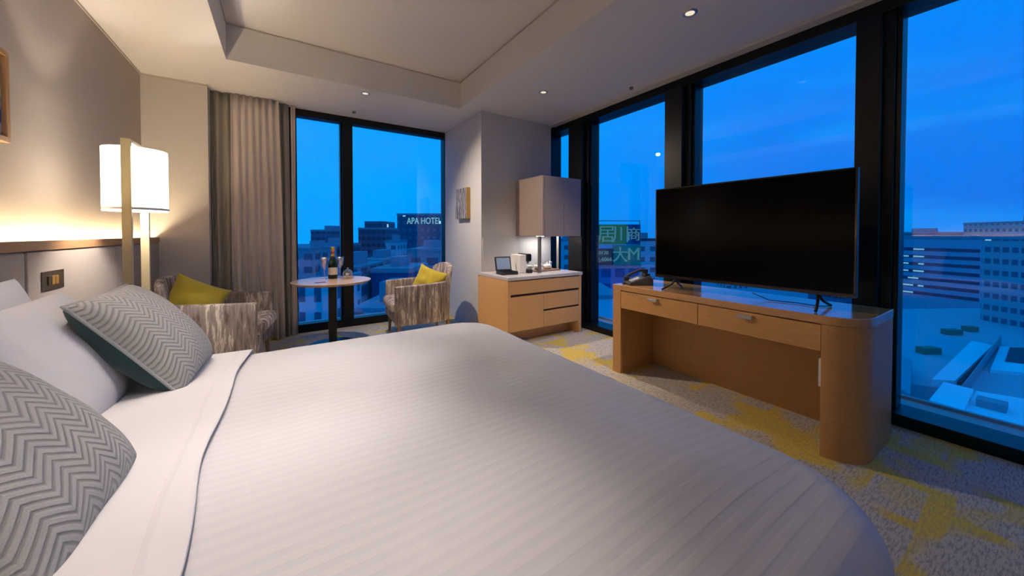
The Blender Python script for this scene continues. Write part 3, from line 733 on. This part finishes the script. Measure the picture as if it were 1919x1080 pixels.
# telephone
te = thing('telephone', 'black desk telephone at the left end of the desk', 'telephone', (2.585, 1.955, dt+.001), R(-33))
bm = bmesh.new()
prof = [(-.10, 0), (.10, 0), (.10, .05), (.075, .085), (-.09, .025), (-.10, .014)]
for s in (-.085, .085):
    pass
A = [bm.verts.new((x, -.085, z)) for x, z in prof]; C_ = [bm.verts.new((x, .085, z)) for x, z in prof]
bm.faces.new(A); bm.faces.new(C_[::-1])
for i in range(len(prof)): bm.faces.new((A[i], C_[i], C_[(i+1) % len(prof)], A[(i+1) % len(prof)]))
obj('base', bm, mat('charcoal_phone_plastic', (.05, .05, .055), .35), te, bevel=.004)
bm = tube([(-.085, .055, .055), (-.05, .055, .082), (.03, .055, .115), (.085, .055, .122)], .011, 10); bx(bm, -.105, -.06, .033, .077, .030, .062); bx(bm, .062, .10, .033, .077, .088, .125)
obj('handset', bm, M['plastic'], te, bevel=.004)
obj('display', box(.035, .078, -.07, .015, .070, .098), M['black_gloss'], te, bevel=.001)
bm = bmesh.new()
for i in range(4):
    for j in range(3): bx(bm, -.075+i*.02, -.062+i*.02, -.055+j*.024, -.037+j*.024, .031+i*.0072, .040+i*.0075)
obj('keypad', bm, M['white_plastic'], te)
pts = [(2.50+.012*math.cos(i*1.3)-.0008*i, 2.045+.012*math.sin(i*1.3)-.001*i, .772+.006*math.sin(i*.35)) for i in range(46)]
tube_bm = tube(pts, .0022, 6)
o_ = obj('cord', tube_bm, M['plastic'], None, True); o_.parent = te; te_m = Matrix.Translation(te.location) @ te.rotation_euler.to_matrix().to_4x4(); o_.matrix_parent_inverse = te_m.inverted()

# ================================================================== THE CITY OUTSIDE
GZ = -34
def citymat(name, wall, win, sx, sz, fx=.55, fz=.45, lit=0.0, rough=.7):
    """facade pattern: rows of windows from the object's own coordinates; a few panes are lit"""
    m = mat(name, wall, rough); t, b, o = T(m)
    sp = t.node('ShaderNodeSeparateXYZ', {0: o})
    hx = t.math('DIVIDE', t.math('ADD', sp.outputs[0], t.math('MULTIPLY', sp.outputs[1], 1.0)), sx); hz = t.math('DIVIDE', sp.outputs[2], sz)
    ax = t.math('LESS_THAN', t.math('FRACT', t.math('ADD', hx, 500.0)), fx); az = t.math('LESS_THAN', t.math('FRACT', t.math('ADD', hz, 500.0)), fz)
    g = t.node('ShaderNodeNewGeometry').outputs['Normal']; gz = t.node('ShaderNodeSeparateXYZ', {0: g}).outputs[2]
    side = t.math('LESS_THAN', t.math('ABSOLUTE', gz), .5)
    k = t.math('MULTIPLY', t.math('MULTIPLY', ax, az), side)
    t.l.new(t.mix(k, wall, win), b.inputs['Base Color'])
    if lit:
        cell = t.node('ShaderNodeCombineXYZ', {0: t.math('FLOOR', t.math('ADD', hx, 500.0)), 1: t.math('FLOOR', t.math('ADD', hz, 500.0))}).outputs[0]
        wn_ = t.node('ShaderNodeTexWhiteNoise', {0: cell}, noise_dimensions='3D').outputs[0]
        on = t.math('MULTIPLY', t.math('GREATER_THAN', wn_, 1-lit), k)
        b.inputs['Emission Color'].default_value = (.45, .85, 1.0, 1); t.l.new(t.math('MULTIPLY', on, .9), b.inputs['Emission Strength'])
    return m
CM = [citymat('facade_pale', (.55, .60, .62), (.12, .16, .2), 3.2, 3.3, .5, .45, .03),
      citymat('facade_dark', (.12, .16, .24), (.04, .06, .10), 2.5, 3.2, .8, .5, .03),
      citymat('facade_grey', (.32, .38, .42), (.10, .13, .18), 4.0, 3.5, .65, .5, .025),
      citymat('facade_bands', (.42, .46, .55), (.14, .17, .24), 400, 3.3, 1.1, .4, 0),
      citymat('facade_tower', (.10, .13, .20), (.17, .23, .30), 2.4, 3.0, .45, .4, .02)]
PLAIN = {k: mat('city_'+k, c, .8) for k, c in dict(roof=(.36, .42, .48), white=(.75, .78, .82), dark=(.05, .07, .10), mid=(.26, .32, .38), green=(.10, .42, .10), teal=(.08, .35, .22), black=(.04, .06, .07), navy=(.05, .09, .22), olive=(.14, .2, .14)).items()}
def face_dir(p): 
    return math.atan2(p.y, p.x)-math.pi/2
SPOTS = []
def building(name, label, px0, px1, pt, D, m, depth=14, base=GZ, D2=None, cat='building', group=None, roof=None, extras=True):
    a, b_ = at(px0, pt, D), at(px1, pt, D2 or D); b_.z = a.z; c = (a+b_)/2; w_ = (b_-a).length
    rot = math.atan2(b_.y-a.y, b_.x-a.x); SPOTS.append((c+Vector((-math.sin(rot), math.cos(rot), 0))*depth/2, math.hypot(w_, depth)/2))
    r_ = thing(name, label, cat, (c.x, c.y, base), rot, group)
    H = c.z-base
    obj('facade', box(-w_/2, w_/2, 0, depth, 0, H), m, r_)
    obj('parapet', box(-w_/2-.15, w_/2+.15, -.15, depth+.15, H, H+.8 if D > 60 else H+.4), roof or PLAIN['mid'], r_)
    if extras:
        bm = box(-w_*.2, w_*.15, depth*.3, depth*.7, H+.4, H+2.6); obj('rooftop_plant', bm, PLAIN['mid'], r_)
    return r_, w_, H
def text(body, size, m, parent, loc, name='lettering', depth=.1, rot=(R(90), 0, 0), sx=1):
    cu = bpy.data.curves.new('t', 'FONT'); cu.body = body; cu.size = size; cu.extrude = depth; cu.align_x = 'CENTER'; cu.align_y = 'CENTER'
    tmp = bpy.data.objects.new('t', cu); COL.objects.link(tmp)
    dg = bpy.context.evaluated_depsgraph_get(); me = bpy.data.meshes.new_from_object(tmp.evaluated_get(dg))
    bpy.data.objects.remove(tmp); bpy.data.curves.remove(cu)
    me.materials.clear(); o = link(name, me, m, parent); o.location = loc; o.rotation_euler = rot; o.scale = (sx, 1, 1); return o

g = struct(obj('ground', box(-600, 900, -500, 1400, GZ-1, GZ), citymat('city_ground', (.20, .25, .32), (.2, .25, .3), 30, 30)), 'streets of the city far below'); 
# ---- seen through the far window
building('office_building', 'dark block with rooftop light, first from left in the far window', 583, 622, 434, 150, CM[1], 20)
b1, w1, H1 = building('office_building', 'dark stepped tower right of the black window mullion', 672, 722, 430, 170, CM[1], 24)
obj('upper_storey', box(-w1*.36, w1*.36, 3, 20, H1, H1+4), CM[1], b1)
bA, wA, HA = building('hotel_tower', 'tall dark tower with white roof sign in the far window', 745, 834, 404, 140, CM[4], 24, extras=False)
text('APA HOTEL', 3.6, emis('sign_white', (.25, .6, .8), .8), bA, (wA*.07, -.3, HA-2.3), 'sign_lettering', sx=.72)
obj('side_wing', box(-wA/2-1.2, -wA/2, 4, 20, 0, HA-7), CM[1], bA)
building('office_building', 'pale boxy block below the tall dark tower', 764, 836, 473, 80, PLAIN['white'] if 0 else CM[2], 14)
building('apartment_block', 'light plain block between the two dark towers', 722, 744, 455, 120, CM[0], 12)
building('apartment_block', 'blue grey low block right of the mullion', 668, 722, 494, 75, CM[2], 14)
building('office_building', 'dark low building behind the right armchair', 696, 770, 512, 62, PLAIN['navy'], 12)
building('office_building', 'white building with window rows below the round table', 560, 616, 532, 42, citymat('facade_white_near', (.60, .64, .66), (.10, .14, .2), 1.9, 3.0, .45, .6, 0), 9)
building('office_building', 'low dark block in front of the first dark block', 586, 640, 462, 110, CM[1], 14)
building('office_building', 'grey block at the left edge of the far window', 556, 583, 470, 95, CM[2], 14)
building('office_building', 'blue grey block behind the table column', 616, 668, 505, 58, CM[2], 12)
building('low_building', 'flat pale roofed building at the foot of the far window', 660, 760, 585, 36, CM[0], 10)
# ---- seen through the long window, left panes: billboard building
bG, wG, HG = building('billboard_building', 'building with green billboards and lettering on its roof', 1106, 1201, 503, 66, citymat('facade_navy', (.16, .25, .5), (.07, .11, .28), 2.6, 3.0, .7, .6, .03), 12, extras=False)
k = 66/661
wl = emis('sign_pale', (.12, .5, .75), .35)
xs = lambda px: (px-(1106+1201)/2)*k
zs = lambda py: HG+(503-py)*k
def board(px0, px1, py0, py1, m, name='billboard'):
    return obj(name, box(xs(px0), xs(px1), -.5, .3, zs(py1), zs(py0)), m, bG)
board(1106, 1175, 421, 458, PLAIN['green']); board(1172, 1199, 421, 458, PLAIN['navy']); board(1106, 1149, 466, 496, PLAIN['black']); board(1149, 1200, 459, 496, PLAIN['teal'])
text('2-6066', .98, wl, bG, (xs(1132), -.65, zs(486)), 'billboard_lettering')
text('0120', .9, wl, bG, (xs(1130), -.65, zs(474)), 'billboard_lettering')
text('\u5c45', 3.4, wl, bG, (xs(1135), -.65, zs(441)), 'billboard_lettering'); text('\u5ddd', 3.4, wl, bG, (xs(1162), -.65, zs(441)), 'billboard_lettering'); text('\u5546', 2.6, wl, bG, (xs(1186), -.65, zs(441)), 'billboard_lettering')
text('\u5927', 3.0, wl, bG, (xs(1161), -.65, zs(479)), 'billboard_lettering'); text('M', 3.2, wl, bG, (xs(1186), -.65, zs(477)), 'billboard_lettering')
obj('billboard_frame', tube([(xs(1110), .2, zs(503)), (xs(1110), .2, zs(414)), (xs(1200), .2, zs(414)), (xs(1200), .2, zs(503))], .12, 6), PLAIN['mid'], bG)
building('apartment_block', 'pale block with dark roof right of the green billboards', 1202, 1236, 452, 110, CM[0], 14, roof=PLAIN['dark'])
building('office_building', 'small grey block behind the billboards', 1040, 1110, 452, 120, CM[0], 14)
building('low_building', 'white roofed low building below the billboards', 1095, 1165, 560, 40, PLAIN['white'], 10, extras=False)
# ---- right hand pane
bS, wS, HS = building('office_building', 'wide office slab with dark window bands in the right pane', 1668, 1838, 447, 100, mat('slab_wall', (.40, .44, .55), .6), 12, D2=84, extras=False)
bm = bmesh.new()
for f in range(7): bx(bm, -wS/2+1.0, wS/2+.02, -.10, .02, HS-2.4-f*1.95-.8, HS-2.4-f*1.95)
obj('window_band', bm, mat('band_glass', (.05, .07, .14), .2), bS)
bm = bmesh.new()
for f in range(7):
    for q in random.sample(range(4), 2+f % 2): bx(bm, -wS/2+3.0+q*1.0, -wS/2+4.1+q*1.0, -.14, -.11, HS-3.0-f*1.95, HS-2.6-f*1.95)
obj('lit_window', bm, emis('lit_office', (.2, .6, .9), .75), bS)
building('office_building', 'long pale block with small windows at the far right horizon', 1806, 2150, 421, 170, citymat('facade_far', (.50, .52, .46), (.14, .2, .22), 2.6, 3.0, .5, .45, 0), 20, D2=110)
building('office_building', 'grey block of window grids at the right edge behind the roofs', 1841, 2100, 449, 62, citymat('facade_grid', (.30, .42, .46), (.08, .13, .2), 1.1, 2.0, .7, .45, .01), 12, D2=48)
building('low_building', 'low dark block on the horizon left of the long pale one', 1672, 1735, 438, 190, CM[1], 14, D2=170)
# foreground flat roof complex
def slab(name, label, cat, pxs, z0, z1, m, group=None):
    pts = [atz(px, py, z1) for px, py in pxs]; c = sum(pts, Vector())/len(pts)
    o = obj(name, prism([(p.x-c.x, p.y-c.y) for p in pts], 0, z1-z0), m, None); o.location = (c.x, c.y, z0); return tag(o, label, cat, group)
slab('flat_roof_building', 'broad flat grey roof below the right window pane', 'building', [(1600, 708), (1760, 728), (2300, 800), (2200, 600), (1900, 578), (1660, 580)], GZ, -14, PLAIN['roof'])
slab('louvred_roof', 'long pale ribbed roof strip on the flat roof', 'roof', [(1752, 713), (1796, 716), (1866, 648), (1826, 640)], -14, -13.4, citymat('ribbed_white', (.72, .76, .8), (.5, .56, .62), 400, 400, 0, 0))
slab('roof_trench', 'dark narrow channel beside the ribbed roof strip', 'roof channel', [(1800, 718), (1808, 719), (1868, 650), (1861, 646)], -14, -13.7, PLAIN['dark'])
slab('roof_wall', 'thin tall parapet wall beside the dark channel', 'wall', [(1812, 722), (1815, 722), (1882, 630), (1879, 630)], -14, -12.8, PLAIN['mid'])
slab('roof_terrace', 'pale raised terrace right of the dark channel', 'roof', [(1862, 694), (1990, 706), (1975, 655), (1880, 650)], -14, -13.6, PLAIN['white'])
slab('roof_void', 'dark square opening on the pale terrace', 'roof opening', [(1890, 678), (1990, 690), (1990, 655), (1898, 652)], -13.6, -13.5, PLAIN['dark'])
slab('low_white_roof', 'near white roof box below the ribbed strip', 'roof', [(1748, 752), (1815, 772), (1832, 732), (1775, 718)], GZ, -12.2, PLAIN['white'])
slab('low_white_roof', 'wide near white roof at the right edge above the ledge', 'roof', [(1818, 772), (1960, 810), (1990, 760), (1836, 735)], GZ, -12.6, PLAIN['white'])
slab('roof_upstand', 'narrow grey upstand on the wide near white roof', 'roof box', [(1836, 750), (1894, 764), (1898, 756), (1840, 743)], -12.6, -12.0, PLAIN['mid'])
slab('stair_tower', 'pale stair block at the left edge of the flat roof', 'building', [(1640, 700), (1712, 742), (1715, 675), (1660, 655)], GZ, -12.5, PLAIN['mid'])
for (px, py, s, lab) in ((1788, 628, 1.0, 'green grey rooftop unit near the back of the flat roof'), (1745, 664, 1.0, 'green grey rooftop unit at the left of the flat roof'), (1822, 622, .7, 'dark small rooftop unit furthest back on the flat roof')):
    p = atz(px, py, -14); o = obj('rooftop_unit', box(-1.1*s, 1.1*s, -.5, .5, 0, .8), PLAIN['olive']); o.location = p; o.rotation_euler = (0, 0, R(-33)); tag(o, lab, 'rooftop unit', 'rooftop units')
# generic low blocks filling the town
random.seed(21); USED = set()
zones = [('left far pane', 556, 640, 95, 330, 9), ('right far pane', 664, 835, 95, 330, 15), ('second long pane', 1111, 1258, 110, 330, 8), ('pane behind the television', 1310, 1610, 80, 330, 5), ('rightmost pane', 1680, 2100, 120, 330, 9)]
for zn, pa_, pb_, da, db, cnt in zones:
    made = 0; tries = 0
    while made < cnt and tries < 400:
        tries += 1
        px = random.uniform(pa_, pb_); D = random.uniform(da, db); hgt = random.uniform(8, 25); w_ = random.uniform(9, 20); dp = random.uniform(9, 16)
        rz = R(random.choice((-33, -20, -50))); p = at(px, 438, D); c = Vector((p.x, p.y, 0))+Vector((-math.sin(rz), math.cos(rz), 0))*dp/2; rad = math.hypot(w_, dp)/2+1
        if any((Vector((c.x-q.x, c.y-q.y, 0))).length < rad+r2 for q, r2 in SPOTS): continue
        mi = random.randrange(4)
        where = 'near the horizon' if D > 240 else ('in the middle distance' if D > 160 else 'in the nearer rows')
        lab = '%s %s city block %s, seen through the %s' % ('wide' if w_ > 15 else 'narrow', ('pale', 'dark', 'grey', 'banded')[mi], where, zn)
        if lab in USED: continue
        USED.add(lab); SPOTS.append((c, rad)); made += 1
        r_ = thing('low_building', lab, 'building', (p.x, p.y, GZ), rz, 'distant low city blocks')
        obj('facade', box(-w_/2, w_/2, 0, dp, 0, hgt), CM[mi], r_); obj('parapet', box(-w_/2-.1, w_/2+.1, -.1, dp+.1, hgt, hgt+.5), PLAIN['mid'], r_)
